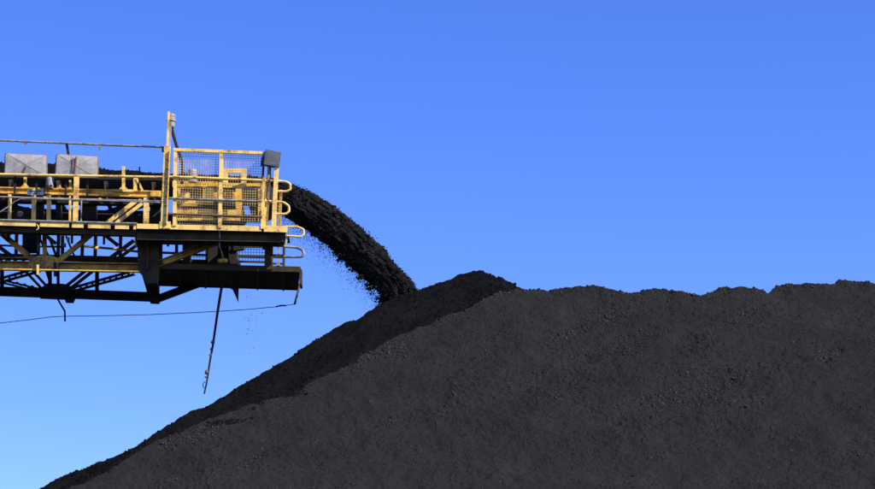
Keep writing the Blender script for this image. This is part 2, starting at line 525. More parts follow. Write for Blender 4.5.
beam('toe_plate', W(264, 228.6, 0), W(287.5, 229.4, 0), 0.16, 0.035, 'yellow', boom)
beam('top_chord', W(XL, 226.0, YT), W(137, 232.2, YT), 0.22, 0.16, 'shaded_paint', boom, 'i', 0.02)
beam('edge_joist', W(XL, 224.5, 0.16), W(136, 232.6, 0.16), 0.17, 0.07, 'shaded_paint', boom, 'channel')
beam('edge_joist', W(137, 236, 0.14), W(284, 238.6, 0.14), 0.20, 0.08, 'shaded_paint', boom, 'channel')
beam('platform_joist', W(137, 240.5, 0.9), W(284, 243.5, 0.9), 0.16, 0.1, 'shaded_paint', boom)
for x in range(-120, 280, 32):                              # cross joists under the deck
    yy = 226.2 + 0.03 * x
    if 130 < x < 162: continue
    beam('cross_joist', W(x, yy + 3, 0.22), W(x, yy + 13.5, YT - 0.1 if x < 137 else 0.84), 0.10, 0.06, 'shaded_paint', boom)
prism('end_plate', [W(285.2, 230, 0.02), W(287.4, 230, 0.02), W(287.6, 240, 0.05), W(286, 246, 0.05), W(284.4, 245, 0.05), W(285.6, 239, 0.03)], 0.05, 'galv', boom)

# stringer beams that carry the idlers, with their posts
beam('stringer', W(XL, 187.0, YT), W(160.5, 194.6, YT), 0.17, 0.11, 'ochre', boom, 'i', 0.03)
beam('stringer', W(XL, 207.0, YB), W(262, 219.0, YB), 0.17, 0.12, 'shaded_paint', boom, 'i', 0.03)
for x, wd in ((-131, 3.5), (-85.5, 4.5), (-46, 4.5), (9.6, 3.2), (33.6, 4.2), (48.6, 4.0), (69.8, 1.8), (146, 5.2)):
    beam('stringer_post', W(x, 222 + 0.03 * x, YT), W(x + 0.4, 194.4 + 0.025 * x, YT), wd * PX, 0.09, 'yellow', boom)
beam('knee_brace', W(107.5, 223, YT - 0.03), W(136, 201.2, YT - 0.03), 0.105, 0.06, 'yellow', boom)
beam('knee_brace', W(116.5, 223, YT - 0.03), W(142.5, 203.4, YT - 0.03), 0.085, 0.06, 'yellow', boom)
beam('knee_brace', W(58, 221, YB), W(76, 208, YB), 0.1, 0.08, 'shaded_paint', boom)
for x in (-60, -22, 16, 38, 58, 82, 95, 120):
    beam('far_post', W(x, 257 + 0.035 * x, YB), W(x + 1.2, 212.6 + 0.045 * x, YB), 0.085, 0.08, 'shaded_paint', boom)
for x in (-110, -40, 22, 84):
    beam('far_brace', W(x, 216 + 0.03 * x, YB + 0.06), W(x + 34, 243 + 0.03 * x, YB + 0.06), 0.09, 0.07, 'shaded_paint', boom)

# brackets on the near stringer
def bracket(x, ytop, ybot, wd, mat='yellow', foot=4.0, Y=YT - 0.02):
    b = pxplate('idler_bracket', x - wd / 2, ytop, x + wd / 2, ybot, Y, 0.05, mat, boom)
    if foot:
        prism('bracket_foot', [W(x - wd / 2 - foot, ybot, Y + 0.01), W(x + wd / 2 + foot, ybot + 0.2, Y + 0.01), W(x + wd / 2, ybot - 4.5, Y + 0.01), W(x - wd / 2, ybot - 4.5, Y + 0.01)], 0.03, 'ochre', b)
    return b
for a in ((-95, 172, 186, 3.0), (-38, 174, 187, 3.0), (25, 177, 188.6, 2.8), (59.6, 184, 190.2, 2.2), (70.5, 180, 190, 3.0), (123.4, 166.4, 190.4, 3.0), (135.2, 177.6, 191, 3.6)):
    bracket(*a, 'yellow', 4.0 if a[3] < 3.3 else 0)
beam('bracket_brace', W(136.8, 178.5, YT - 0.02), W(143, 191.5, YT - 0.02), 0.05, 0.04, 'yellow', boom)
beam('splice_plate', W(112, 190.4, YT - 0.08), W(132.5, 190.9, YT - 0.08), 0.06, 0.04, 'yellow', boom)
beam('splice_plate', W(150.5, 193.6, YT - 0.08), W(161, 193.8, YT - 0.08), 0.15, 0.03, 'ochre', boom)
tube('aerial_rod', [W(138.9, 191, 0.62), W(139.6, 167, 0.62)], 0.018, 'black', boom)
tube('grey_pole', [W(80.9, 221.5, 0.5), W(81.3, 199, 0.5)], 0.02, 'pipe', boom)

# handrails
tube('handrail', [W(XL, 171.9, 0), W(0, 174.4, 0), W(80, 175.9, 0), W(162, 177.2, 0)], 0.034, 'yellow', boom)
tube('middle_rail', [W(XL, 194.6, 0.02), W(0, 196.9, 0.02), W(162, 201.3, 0.02)], 0.022, 'pipe', boom)
tube('handrail', [W(168.5, 176.7, -0.05), W(262, 180.4, -0.05)], 0.034, 'yellow', boom)
tube('middle_rail', [W(168.5, 198.3, -0.05), W(262, 201.4, -0.05)], 0.030, 'pipe', boom)
tube('middle_rail', [W(168.5, 213.8, -0.05), W(262, 216.8, -0.05)], 0.026, 'rim', boom)
for x0, x1 in ((75.2, 76.6), (-14.5, -13), (-104, -102.5)):
    beam('handrail_post', W(x0, 222.6 + 0.03 * (x0 - 75), -0.01), W(x1, 177.2 + 0.018 * (x0 - 75), -0.01), 0.125, 0.05, 'yellow', boom)

# mast post
m_ = beam('mast_post', W(164.0, 227, 0.03), W(167.4, 146.5, 0.03), 0.155, 0.12, 'yellow', boom)
for i in range(7):
    yy = 160 + i * 9.2
    lathe('bolt_head', W(164.6 + (227 - yy) * 0.042, yy, -0.035), (0, -1, 0), [(0.022, 0.0), (0.022, 0.018), (0.012, 0.022)], 'rim', m_, 6)
beam('mast_flange', W(166.6, 224, -0.06), W(169.8, 150, -0.06), 0.022, 0.05, 'ochre', m_)
pxplate('mast_foot', 159.5, 221.5, 170.5, 228.2, -0.03, 0.06, 'yellow', boom)

# right-hand end posts and rail loops
beam('end_post', W(262.2, 229, 0.0), W(264.4, 178, 0.0), 0.075, 0.07, 'yellow', boom)
beam('end_post', W(265.8, 228, 0.1), W(269.4, 167.5, 0.1), 0.095, 0.07, 'yellow', boom)
beam('end_post', W(273.6, 228, 0.02), W(276.6, 168.5, 0.02), 0.105, 0.08, 'yellow', boom)
beam('end_post', W(279.4, 226, 0.7), W(281, 190, 0.7), 0.07, 0.06, 'dull', boom)
def loop(pts, r, mat, Y=0.02):
    # round the corners a little
    P = [Vector((a, b, 0)) for a, b in pts]
    out = [P[0]]
    for i in range(1, len(P) - 1):
        for t in (0.3, 0.7):
            a = P[i].lerp(P[i - 1], 0.35); c = P[i].lerp(P[i + 1], 0.35)
            q = a.lerp(P[i], t).lerp(P[i].lerp(c, t), t)
            out.append(q)
    out.append(P[-1])
    return tube('rail_loop', [W(q.x, q.y, Y) for q in out], r, mat, boom)
loop([(262, 180.4), (277, 181.0), (286, 181.6), (290.3, 184), (290.6, 189.5), (287, 191.6), (275, 191.3)], 0.03, 'yellow')
loop([(264, 201.2), (275, 201.4), (284, 202.4), (289, 206), (289.2, 211.5), (286, 214.2), (275, 214.0)], 0.03, 'yellow')
loop([(286, 226.6), (298, 226.8), (303.8, 229.5), (304, 234), (301.5, 237.0), (287, 235.8)], 0.026, 'yellow')
loop([(284, 246.6), (297, 247.4), (302.6, 250), (304, 253.5), (302.5, 257.2), (284, 256.9)], 0.032, 'pipe')

# guard screen on the head platform
gs = multi('guard_screen', [beam_mesh(W(174.6, 226, -0.01), W(175.4, 148.6, -0.01), 0.085, 0.06),
                            beam_mesh(W(219.8, 228, -0.01), W(221.4, 152, -0.01), 0.085, 0.06),
                            beam_mesh(W(173.4, 149.8, -0.015), W(262.5, 153.2, -0.015), 0.075, 0.07)], 'yellow', boom)
mesh_p = []
for i in range(34):
    x = 177.3 + i * 2.5
    mesh_p.append(beam_mesh(W(x, 224, 0.035), W(x + 1.2, 151.5 + (x - 175) * 0.038, 0.035), 0.0095, 0.006))
for j in range(29):
    yy = 153.2 + j * 2.5
    mesh_p.append(beam_mesh(W(175.5, yy, 0.042), W(263.5, yy + 3.4, 0.042), 0.0095, 0.006))
multi('wire_mesh', mesh_p, 'wire', gs)
# small mesh panel between the end posts
mp = []
for i in range(4):
    mp.append(beam_mesh(W(274 + i * 2.2, 226, 0.5), W(274.4 + i * 2.2, 205, 0.5), 0.012, 0.006))
for j in range(7):
    mp.append(beam_mesh(W(272, 206 + j * 3, 0.507), W(282, 206.3 + j * 3, 0.507), 0.012, 0.006))
multi('end_mesh', mp, 'wire', gs)

# near truss
beam('lower_chord', W(XL, 263.4, YT), W(141, 268.0, YT), 0.215, 0.18, 'dull', boom, 'channel', 0.02)
tube('lit_chord_edge', [W(XL, 266.6, 0.5), W(0, 269.2, 0.5), W(139, 271.6, 0.5)], 0.02, 'ochre', boom)  # added strip, set forward to catch sun as the chord's lit lower edge
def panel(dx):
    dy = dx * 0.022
    beam('diagonal_brace', W(1 + dx, 233 + dy, YT - 0.02), W(38 + dx, 264 + dy, YT - 0.02), 0.135, 0.1, 'dull', boom, 'channel')
    beam('diagonal_brace', W(92.5 + dx, 233.5 + dy, YT - 0.02), W(55 + dx, 264 + dy, YT - 0.02), 0.115, 0.1, 'dull', boom, 'channel')
    beam('vertical_brace', W(44.5 + dx, 235 + dy, YT - 0.01), W(45 + dx, 262 + dy, YT - 0.01), 0.10, 0.08, 'dull', boom)
    prism('gusset_plate', [W(27 + dx, 269.5 + dy, YT - 0.10), W(57 + dx, 270 + dy, YT - 0.10), W(58 + dx, 258 + dy, YT - 0.10), W(50 + dx, 255.5 + dy, YT - 0.10), W(37 + dx, 255.5 + dy, YT - 0.10), W(29 + dx, 260 + dy, YT - 0.10)], 0.03, 'dull', boom)
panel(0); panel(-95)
pxplate('tag_plate', 36.6, 264.6, 38.8, 274.5, 0.42, 0.03, 'yellow', boom)
pxplate('hanger_clip', 53.6, 262, 56.2, 276, YT - 0.16, 0.06, 'black', boom)
prism('lit_gusset', [W(3.5, 233.4, YT - 0.15), W(11, 234.2, YT - 0.15), W(9.5, 236.8, YT - 0.15), W(6, 236.8, YT - 0.15)], 0.05, 'yellow', boom)
tube('hook', [W(37, 224.6, -0.02), W(38.2, 226, -0.03), W(38.4, 228.6, -0.03), W(36.4, 230, -0.03)], 0.014, 'yellow', boom)

# far truss and plan bracing between the two lower chords
beam('far_top_chord', W(XL, 253.0, YB), W(141, 260.2, YB), 0.14, 0.14, 'shaded_paint', boom, 'i', 0.02)
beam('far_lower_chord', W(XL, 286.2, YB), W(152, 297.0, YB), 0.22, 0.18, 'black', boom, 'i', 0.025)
def far_panel(dx):
    dy = dx * 0.03
    for a, b in (((13, 258), (45, 292)), ((21, 258), (52, 292)), ((42.5, 258), (53, 291)), ((58, 259), (58.3, 292)), ((99, 260), (60, 291)), ((106.5, 260.5), (66, 292))):
        beam('far_brace', W(a[0] + dx, a[1] + dy, YB), W(b[0] + dx, b[1] + dy, YB), 0.072, 0.08, 'black', boom, 'angle')
    prism('far_gusset', [W(40 + dx, 298.5 + dy, YB - 0.1), W(75 + dx, 300 + dy, YB - 0.1), W(70 + dx, 285 + dy, YB - 0.1), W(62 + dx, 283.5 + dy, YB - 0.1), W(46 + dx, 283.5 + dy, YB - 0.1), W(41 + dx, 288 + dy, YB - 0.1)], 0.04, 'black', boom)
    # laced plan braces, near chord to far chord
    for (na, fb) in (((-42, 270.5), (48, 292)), ((134, 272.5), (64, 292))):
        A, B = W(na[0] + dx, na[1] + dy, YT + 0.1), W(fb[0] + dx, fb[1] + dy, YB - 0.1)
        off = Vector((0.0, 0.17, 0.0))
        beam('plan_brace', A - off, B - off, 0.05, 0.07, 'black', boom, 'angle')
        beam('plan_brace', A + off, B + off, 0.05, 0.07, 'black', boom, 'angle')
        for k in range(11):
            t0 = 0.06 + k * 0.085
            beam('lacing_bar', (A - off).lerp(B - off, t0) + Vector((0, 0, 0.034)), (A + off).lerp(B + off, t0 + 0.03) + Vector((0, 0, 0.034)), 0.014, 0.05, 'black', boom)
far_panel(0); far_panel(-95)
prism('lug_plate', [W(64, 297, YB - 0.16), W(75, 297.6, YB - 0.16), W(73, 302.2, YB - 0.16), W(65.5, 302, YB - 0.16)], 0.12, 'black', boom)
for dx in (-93, -45, 2, 50, 97):
    beam('cross_girder', W(dx, 262.5 + dx * 0.02, YT + 0.1), W(dx, 290.8 + dx * 0.03, YB - 0.1), 0.09, 0.1, 'black', boom)
# clutter seen between the chords
pxplate('hung_box', 22.3, 234.5, 36.8, 250, 1.9, 0.35, 'black', boom)
tube('cross_pipe', [W(84, 246.2, 1.6), W(113, 248.8, 1.6), W(138, 251.6, 1.6)], 0.032, 'dull', boom)
lathe('pipe_joint', W(95.5, 247.6, 1.55), (0, -1, 0), [(0.06, -0.05), (0.06, 0.05), (0.03, 0.07)], 'yellow', boom, 10)
tube('cross_pipe', [W(0, 245.3, 2.1), W(20, 246.2, 2.1), W(62, 246.8, 2.1)], 0.026, 'black', boom)
tube('cross_pipe', [W(-60, 263, 1.4), W(0, 257.8, 1.4), W(36, 257.2, 1.4)], 0.02, 'dull', boom)
for a, b, h in (((-6, 243), (14, 258), 0.10), ((-13, 244), (5, 258), 0.05), ((39, 237), (49.5, 258), 0.06), ((49, 237), (57, 258), 0.065), ((62.5, 236), (62.5, 259), 0.085), ((66, 236), (75.5, 259), 0.05), ((109, 259), (134, 240.5), 0.095), ((117, 259.5), (139, 243.5), 0.075)):
    beam('inner_brace', W(a[0], a[1], 2.5), W(b[0], b[1], 2.5), h, 0.06, 'shaded_paint', boom)
pxplate('cable_clamp', 63, 243, 65.8, 246.5, 2.3, 0.08, 'galv', boom)
pxplate('cable_clamp', 67, 237, 69.5, 241, 2.3, 0.08, 'galv', boom)

# end frame between truss and head
prism('end_frame', [W(136.5, 228.5, YT - 0.2), W(158.5, 229, YT - 0.2), W(158.5, 268, YT - 0.2), W(157, 283, YT - 0.2), W(148, 283, YT - 0.2), W(140.5, 272.5, YT - 0.2), W(138.2, 270, YT - 0.2)], 0.3, 'shaded_paint', boom)
prism('end_frame', [W(140, 262, YB - 0.15), W(158.5, 262, YB - 0.15), W(158.5, 301.6, YB - 0.15), W(149.5, 301.2, YB - 0.15)], 0.3, 'black', boom)
prism('frame_side', [W(141, 272, YT + 0.12), W(158, 272, YT + 0.12), W(158, 296, YB - 0.2), W(148, 296, YB - 0.2)], 0.05, 'black', boom, Vector((0, 0, 1)))
beam('frame_flange', W(135.6, 229, YT - 0.34), W(136.0, 247, YT - 0.34), 0.04, 0.12, 'dull', boom)
beam('frame_flange', W(147.5, 232, YT - 0.24), W(147.5, 270, YT - 0.24), 0.05, 0.08, 'shaded_paint', boom)
beam('raker', W(147, 268.5, YT - 0.1), W(219, 241, YT - 0.1), 0.16, 0.14, 'dull', boom, 'channel')
beam('lower_raker', W(154, 300.2, YB), W(199, 283.4, YB), 0.18, 0.14, 'black', boom)
# tray under the head
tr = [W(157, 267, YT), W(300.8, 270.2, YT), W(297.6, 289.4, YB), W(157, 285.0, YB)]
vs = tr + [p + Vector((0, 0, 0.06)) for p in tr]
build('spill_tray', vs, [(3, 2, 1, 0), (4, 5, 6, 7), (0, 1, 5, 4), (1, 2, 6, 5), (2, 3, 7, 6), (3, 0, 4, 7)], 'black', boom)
beam('tray_lip', W(157, 266.0, YT - 0.03), W(300.5, 269.4, YT - 0.03), 0.14, 0.03, 'shaded_paint', boom)
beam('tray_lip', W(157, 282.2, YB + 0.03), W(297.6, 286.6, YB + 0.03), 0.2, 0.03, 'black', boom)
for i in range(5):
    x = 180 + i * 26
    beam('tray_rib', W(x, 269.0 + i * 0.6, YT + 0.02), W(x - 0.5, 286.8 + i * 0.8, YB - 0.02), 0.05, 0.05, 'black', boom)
pxplate('tray_end_cap', 299.4, 269, 301.8, 285, YT + 0.2, 0.4, 'shaded_paint', boom)
# head columns under the platform
beam('head_column', W(268.8, 270, YT), W(269.2, 243, YT), 0.19, 0.16, 'shaded_paint', boom)
beam('head_column', W(283.6, 270, YT), W(284.0, 243, YT), 0.06, 0.08, 'shaded_paint', boom)
beam('head_column', W(160, 268, YT), W(160, 240, YT), 0.12, 0.12, 'shaded_paint', boom)
beam('head_column', W(176.6, 268, 1.6), W(176.6, 240, 1.6), 0.075, 0.1, 'shaded_paint', boom)
beam('head_column', W(186.5, 268, 1.6), W(186.0, 240, 1.6), 0.18, 0.1, 'shaded_paint', boom)
beam('head_rail', W(272, 256.2, YT), W(284, 256.4, YT), 0.09, 0.05, 'shaded_paint', boom)
beam('head_rail', W(272, 263.6, YT), W(284, 263.8, YT), 0.04, 0.05, 'shaded_paint', boom)
beam('head_rail', W(160, 252.6, 1.6), W(184, 253.4, 1.6), 0.05, 0.06, 'shaded_paint', boom)
beam('head_rail', W(158, 262.4, 1.8), W(240, 265, 1.8), 0.16, 0.06, 'shaded_paint', boom)
pxplate('switch_case', 277.4, 247.2, 279.8, 254, 0.7, 0.1, 'galv', boom)
pxplate('switch_case', 276.4, 260.4, 279.8, 265.6, 0.7, 0.1, 'pipe', boom)
pxplate('switch_case', 276.6, 238.5, 280, 244, 0.75, 0.1, 'shaded_paint', boom)
# far-side screen seen under the platform
fs_ = multi('far_screen', [beam_mesh(W(188, 254.6, YB), W(268, 257.0, YB), 0.055, 0.05), beam_mesh(W(188, 260.2, YB), W(268, 262.4, YB), 0.045, 0.05),
                           beam_mesh(W(189.4, 268, YB), W(189.8, 240, YB), 0.06, 0.05), beam_mesh(W(208, 268, YB), W(208.4, 236, YB), 0.12, 0.05),
                           beam_mesh(W(266, 272, YB), W(266.4, 236, YB), 0.09, 0.05), beam_mesh(W(188, 246.4, YB), W(268, 247.0, YB), 0.05, 0.05)], 'shaded_paint', boom)
mp = []
for i in range(27):
    x = 191 + i * 2.85
    mp.append(beam_mesh(W(x, 262, YB + 0.035), W(x + 0.2, 238, YB + 0.035), 0.012, 0.006))
for j in range(8):
    mp.append(beam_mesh(W(189, 239.5 + j * 2.9, YB + 0.042), W(267, 241 + j * 2.9, YB + 0.042), 0.012, 0.006))
multi('wire_mesh', mp, 'shaded_paint', fs_)
# chute casing under the head pulley
prism('chute_casing', [W(208, 267, 1.5), W(236, 268, 1.5), W(240, 262, 1.5), W(236.5, 258.5, 1.5), W(235.5, 244, 1.5), W(208, 243, 1.5)], 1.0, 'black', boom)
prism('chute_arm', [W(232, 247.6, 1.45), W(244.6, 245.0, 1.45), W(243.8, 249.0, 1.45), W(234, 250.4, 1.45)], 0.15, 'black', boom)
prism('chute_arm', [W(218, 252, 1.35), W(227, 252, 1.35), W(231, 266, 1.35), W(214, 266, 1.35)], 0.12, 'black', boom)
prism('scraper_blade', [W(231.5, 287.4, 2.6), W(238.6, 288, 2.6), W(238.2, 302.6, 2.6), W(236, 297, 2.6)], 0.05, 'black', boom)
# pull cord brackets
tube('cord_bracket', [W(56.5, 297, YB - 0.1), W(64.8, 311.2, YB - 0.1), W(65, 321.4, YB - 0.1)], 0.024, 'black', boom)
tube('cord_bracket', [W(299.6, 283.5, YB - 0.05), W(298.2, 291, YB - 0.05), W(296.6, 297, YB - 0.05), W(294.6, 304.4, YB - 0.05)], 0.03, 'rim', boom)

# drive platform frame seen through the guard screen
hf = boom
def bar(name, x0, y0, x1, y1, Y, mat, d=0.1):
    return pxplate(name, x0, y0, x1, y1, Y, d, mat, hf)

# ------------------------------------------------------------------ head drive
drive = thing('head_drive', W(215, 224, 1.2), 'yellow bolted drive frame and gearbox behind the wire guard screen', 'conveyor drive')
def dbar(name, x0, y0, x1, y1, Y, mat, d=0.1):
    return pxplate(name, x0, y0, x1, y1, Y, d, mat, drive)
dbar('frame_beam', 172.5, 181.4, 218, 186.6, 0.9, 'ochre', 0.12)
dbar('frame_beam', 173.5, 209.6, 241, 215.0, 0.9, 'ochre', 0.12)
dbar('frame_beam', 222, 183.2, 262, 186.4, 0.92, 'ochre', 0.10)
dbar('frame_post', 174.5, 186.7, 180, 209.5, 0.93, 'ochre', 0.08)
gb = dbar('gearbox', 203.2, 185.8, 217, 201.5, 0.80, 'ochre', 0.5)
for (bx, by) in ((205, 188), (215, 188), (205, 199), (215, 199)):
    lathe('bolt_head', W(bx, by, 0.80), (0, -1, 0), [(0.025, 0.0), (0.025, 0.02), (0.012, 0.026)], 'rim', gb, 6)
dbar('frame_post', 236, 188.2, 241.5, 209.5, 0.95, 'ochre', 0.08)
dbar('motor_casing', 241.7, 188.4, 257.8, 203.0, 1.15, 'black', 0.3)
dbar('frame_post', 258, 186.4, 263, 222, 0.95, 'ochre', 0.08)
dbar('window_frame', 222.8, 168.6, 246.4, 172.6, 0.55, 'yellow', 0.06)
dbar('window_frame', 222.8, 183.8, 246.4, 187.6, 0.55, 'yellow', 0.06)
dbar('window_frame', 222.8, 172.7, 227.6, 183.7, 0.55, 'yellow', 0.06)
dbar('window_frame', 241.4, 172.7, 246.4, 183.7, 0.55, 'yellow', 0.06)
dbar('side_plate', 224, 192.0, 235.8, 200.6, 0.85, 'ochre', 0.1)
dbar('side_plate', 181, 192.5, 189, 200.2, 0.88, 'ochre', 0.1)
dbar('side_plate', 180, 203.2, 202, 206.4, 0.88, 'dull', 0.1)
dbar('base_plate', 176, 217.8, 240, 220.4, 0.9, 'ochre', 0.15)
lathe('coupling', W(229, 196.3, 0.84), (0, -1, 0), [(0.13, 0.0), (0.13, 0.08), (0.06, 0.08), (0.06, 0.16), (0.03, 0.17)], 'dull', drive, 14)
lathe('coupling', W(185, 196.5, 0.87), (0, -1, 0), [(0.10, 0.0), (0.10, 0.06), (0.04, 0.06), (0.04, 0.1)], 'yellow', drive, 12)
dbar('casing_plate', 180.5, 200.5, 203, 203.0, 0.9, 'ochre', 0.1)
dbar('casing_plate', 203.2, 201.7, 221, 209.4, 1.02, 'shaded_paint', 0.1)  # dark colour paints in the shade of a cavity between drive parts
dbar('motor_casing', 181, 187.2, 203, 209, 1.05, 'black', 0.35)
dbar('motor_casing', 221, 200.8, 236, 209.4, 1.05, 'black', 0.3)
# pale domed canister on top of the drive
dm = thing('breather_dome', W(192.4, 175.5, 0.6), 'shiny grey domed canister behind the upper left of the wire screen', 'canister')
lathe('dome_body', W(192.4, 182, 0.6), (0, 0, 1), [(0.115, 0.0), (0.115, 0.27), (0.10, 0.31), (0.05, 0.34), (0.01, 0.345)], 'galv', dm, 18)
lathe('dome_band', W(192.4, 175.5, 0.6), (0, 0, 1), [(0.122, 0.0), (0.122, 0.03)], 'pipe', dm, 18)

# ------------------------------------------------------------------ conveyor: belt, idlers, head pulley
conv = thing('conveyor_belt', W(120, 198, YC), 'black rubber conveyor belt running along the boom under its coal load', 'conveyor belt')
def trough(xs, yoff, Yw, depth):
    # cross-section of a troughed belt, swept along the boom
    prof = [(-0.66, 0.27), (-0.46, 0.13), (-0.25, 0.0), (0.25, 0.0), (0.46, 0.13), (0.66, 0.27)]
    return prof
stations = [(XL, 193.0), (-60, 194.6), (0, 196.0), (80, 197.6), (160, 199.0), (225, 200.0), (250, 199.6)]
prof = [(-0.66, 0.27), (-0.46, 0.13), (-0.25, 0.0), (0.25, 0.0), (0.46, 0.13), (0.66, 0.27)]
V, Fc = [], []
for si, (sx, sy) in enumerate(stations):
    p = W(sx, sy, YC + 0.25)
    flat = 1.0 if sx < 200 else (0.45 if sx < 240 else 0.1)
    for (a, b) in prof:
        V.append(Vector((p.x, D0 + YC + a, p.z + b * flat + (1 - flat) * 0.16)))
    for (a, b) in reversed(prof):
        V.append(Vector((p.x, D0 + YC + a, p.z + b * flat - 0.025 + (1 - flat) * 0.16)))
k = 12
for i in range(len(stations) - 1):
    for j in range(k):
        Fc.append((i * k + j, i * k + (j + 1) % k, (i + 1) * k + (j + 1) % k, (i + 1) * k + j))
build('carry_strand', V, Fc, 'rubber', conv)
hp = W(262, 201.5, YC)
R_H = 0.36
V, Fc = [], []
ret = [W(XL, 213, YC), W(0, 217.0, YC), W(150, 221, YC), W(238, 219.8, YC)]
for p in ret:
    for a in (-0.62, 0.62):
        V.append(Vector((p.x, D0 + YC + a, p.z)))
    for a in (0.62, -0.62):
        V.append(Vector((p.x, D0 + YC + a, p.z - 0.02)))
for i in range(3):
    for j in range(4):
        Fc.append((i * 4 + j, i * 4 + (j + 1) % 4, (i + 1) * 4 + (j + 1) % 4, (i + 1) * 4 + j))
build('return_strand', V, Fc, 'rubber', conv)
lathe('head_pulley', hp + Vector((0, -0.68, 0)), (0, 1, 0), [(0.12, -0.12), (0.12, 0.0), (R_H, 0.0), (R_H, 1.36), (0.12, 1.36), (0.12, 1.48)], 'rubber', conv, 28)
lathe('snub_pulley', W(240, 214.5, YC) + Vector((0, -0.66, 0)), (0, 1, 0), [(0.13, 0.0), (0.13, 1.32)], 'rubber', conv, 16)
for sx in (-125, -78, -31, 16, 63, 110, 157, 200):
    sy = 196.3 + 0.019 * sx
    p = W(sx, sy, YC + 0.25) + Vector((0, -0.25, -0.09))
    r0 = tube('idler_roller', [p + Vector((0, -0.24, 0)), p + Vector((0, 0.24, 0))], 0.06, 'black', conv, 10)
    tube('idler_roller', [p + Vector((0, -0.28, 0.02)), p + Vector((0, -0.66, 0.26))], 0.06, 'black', conv, 10)
    tube('idler_roller', [p + Vector((0, 0.28, 0.02)), p + Vector((0, 0.66, 0.26))], 0.06, 'black', conv, 10)
    beam('idler_frame', p + Vector((0, -1.2, -0.13)), p + Vector((0, 1.2, -0.13)), 0.08, 0.08, 'shaded_paint', conv)
    beam('idler_frame', p + Vector((0, -0.72, -0.1)), p + Vector((0, -0.72, 0.24)), 0.05, 0.03, 'shaded_paint', conv)

# coal riding on the belt
load = thing('coal_load', W(80, 190, YC), 'long mound of black coal riding on the conveyor belt', 'coal')
tx = np.array([XL, -60, 0, 47, 100, 160, 200, 225, 250, 262, 275, 284])
ty = np.array([156, 158.5, 162, 164.6, 169, 173.6, 174.8, 175.8, 177.4, 179.4, 182.0, 184.6])
pxs = np.linspace(XL, 283, 420)
na = 40
V = np.zeros((len(pxs), na, 3))
for i, px in enumerate(pxs):
    top = W(px, np.interp(px, tx, ty), YC)
    bot = W(px, np.interp(px, [s[0] for s in stations], [s[1] for s in stations]), YC + 0.25).z + 0.08
    for j in range(na):
        q = -1 + 2 * j / (na - 1)
        hgt = (1 - abs(q) ** 1.7)
        edge_z = bot + 0.17
        V[i, j] = (top.x, D0 + YC + q * 0.60, edge_z + (top.z - edge_z) * hgt)
nz = fbm(V[..., 0] * 3.2, V[..., 1] * 3.2, None, 4, 0.6, 55)
V[..., 2] += 0.032 * nz * np.clip(1 - np.abs(np.linspace(-1, 1, na))[None] ** 6, 0, 1)
np_mesh('load_surface', V.reshape(-1, 3), grid_faces(na, len(pxs)), 'fresh', load, False)
Vl = V.reshape(-1, 3)
idx = rng.integers(0, len(Vl), 2600)
Pl = Vl[idx] + rng.normal(0, 0.012, (2600, 3))
Vc, Fq = chunks(Pl, np.clip(rng.lognormal(math.log(0.016), 0.4, 2600), 0.008, 0.04))
o = np_mesh('load_lumps', Vc, Fq, 'fresh', load); o['kind'] = 'stuff'

# ------------------------------------------------------------------ falling stream of coal
UP = np.array([(262, 178.5), (275, 181), (287, 184.6), (300, 189.5), (313, 195.2), (336, 209), (356, 224), (376, 243), (393, 260), (404.5, 271.5), (416, 286), (424, 300), (430, 314)], float)
LO = np.array([(258, 203), (270, 208), (284, 215.5), (296, 223.5), (307, 231), (318, 239), (327, 246.5), (341.5, 260), (356, 274), (364, 281), (372, 290), (381, 303), (388, 318)], float)
ts = np.linspace(0, 1, len(UP))
NS, NA = 420, 150
tt = np.linspace(0, 1, NS)
up = np.stack([np.interp(tt, ts, UP[:, 0]), np.interp(tt, ts, UP[:, 1])], 1)
lo = np.stack([np.interp(tt, ts, LO[:, 0]), np.interp(tt, ts, LO[:, 1])], 1)
def smooth1(a, k=31):
    pad = np.concatenate([np.repeat(a[:1], k // 2, 0), a, np.repeat(a[-1:], k // 2, 0)])
    ker = np.ones(k) / k
    return np.stack([np.convolve(pad[:, c], ker, 'valid') for c in range(a.shape[1])], 1)
up, lo = smooth1(up), smooth1(lo)
lo[:, 1] -= np.interp(tt, [0, 0.3, 1], [0, 0.5, 2.0]); lo[:, 0] += np.interp(tt, [0, 0.3, 1], [0, 0.3, 2.0])
U3 = np.array([tuple(W(a, b, YC)) for a, b in up])
L3 = np.array([tuple(W(a, b, YC)) for a, b in lo])
Cn = (U3 + L3) / 2
Hh = (U3 - L3) / 2 * 0.95
halfY = np.interp(tt, [0, 0.2, 0.6, 1], [0.55, 0.5, 0.46, 0.5])
th = np.linspace(0, 2 * np.pi, NA, endpoint=False)
ct, st = np.cos(th), np.sin(th)
sq = lambda v: np.sign(v) * np.abs(v) ** 0.75
B = Cn[:, None, :] + Hh[:, None, :] * sq(st)[None, :, None]
B[..., 1] += halfY[:, None] * sq(ct)[None, :]
Nrm = B - Cn[:, None, :]
Nrm /= np.linalg.norm(Nrm, axis=2, keepdims=True)
arc = np.concatenate([[0], np.cumsum(np.linalg.norm(np.diff(Cn, axis=0), axis=1))])
A = np.repeat(arc[:, None], NA, 1)
cx = 1.4 * np.repeat(ct[None], NS, 0); sx_ = 1.4 * np.repeat(st[None], NS, 0)
grow = 0.35 + 0.65 * np.repeat(tt[:, None], NA, 1)
d = 0.085 * fbm(A * 1.6, cx * 1.6, sx_ * 1.6, 2, 0.5, 400)
d += 0.10 * (0.35 - np.abs(fbm(A * 2.4 + sx_ * 1.2, cx * 2.2, sx_ * 4.6, 3, 0.55, 420)))
d += 0.026 * fbm(A * 3.0, cx * 10, sx_ * 13, 2, 0.6, 450)
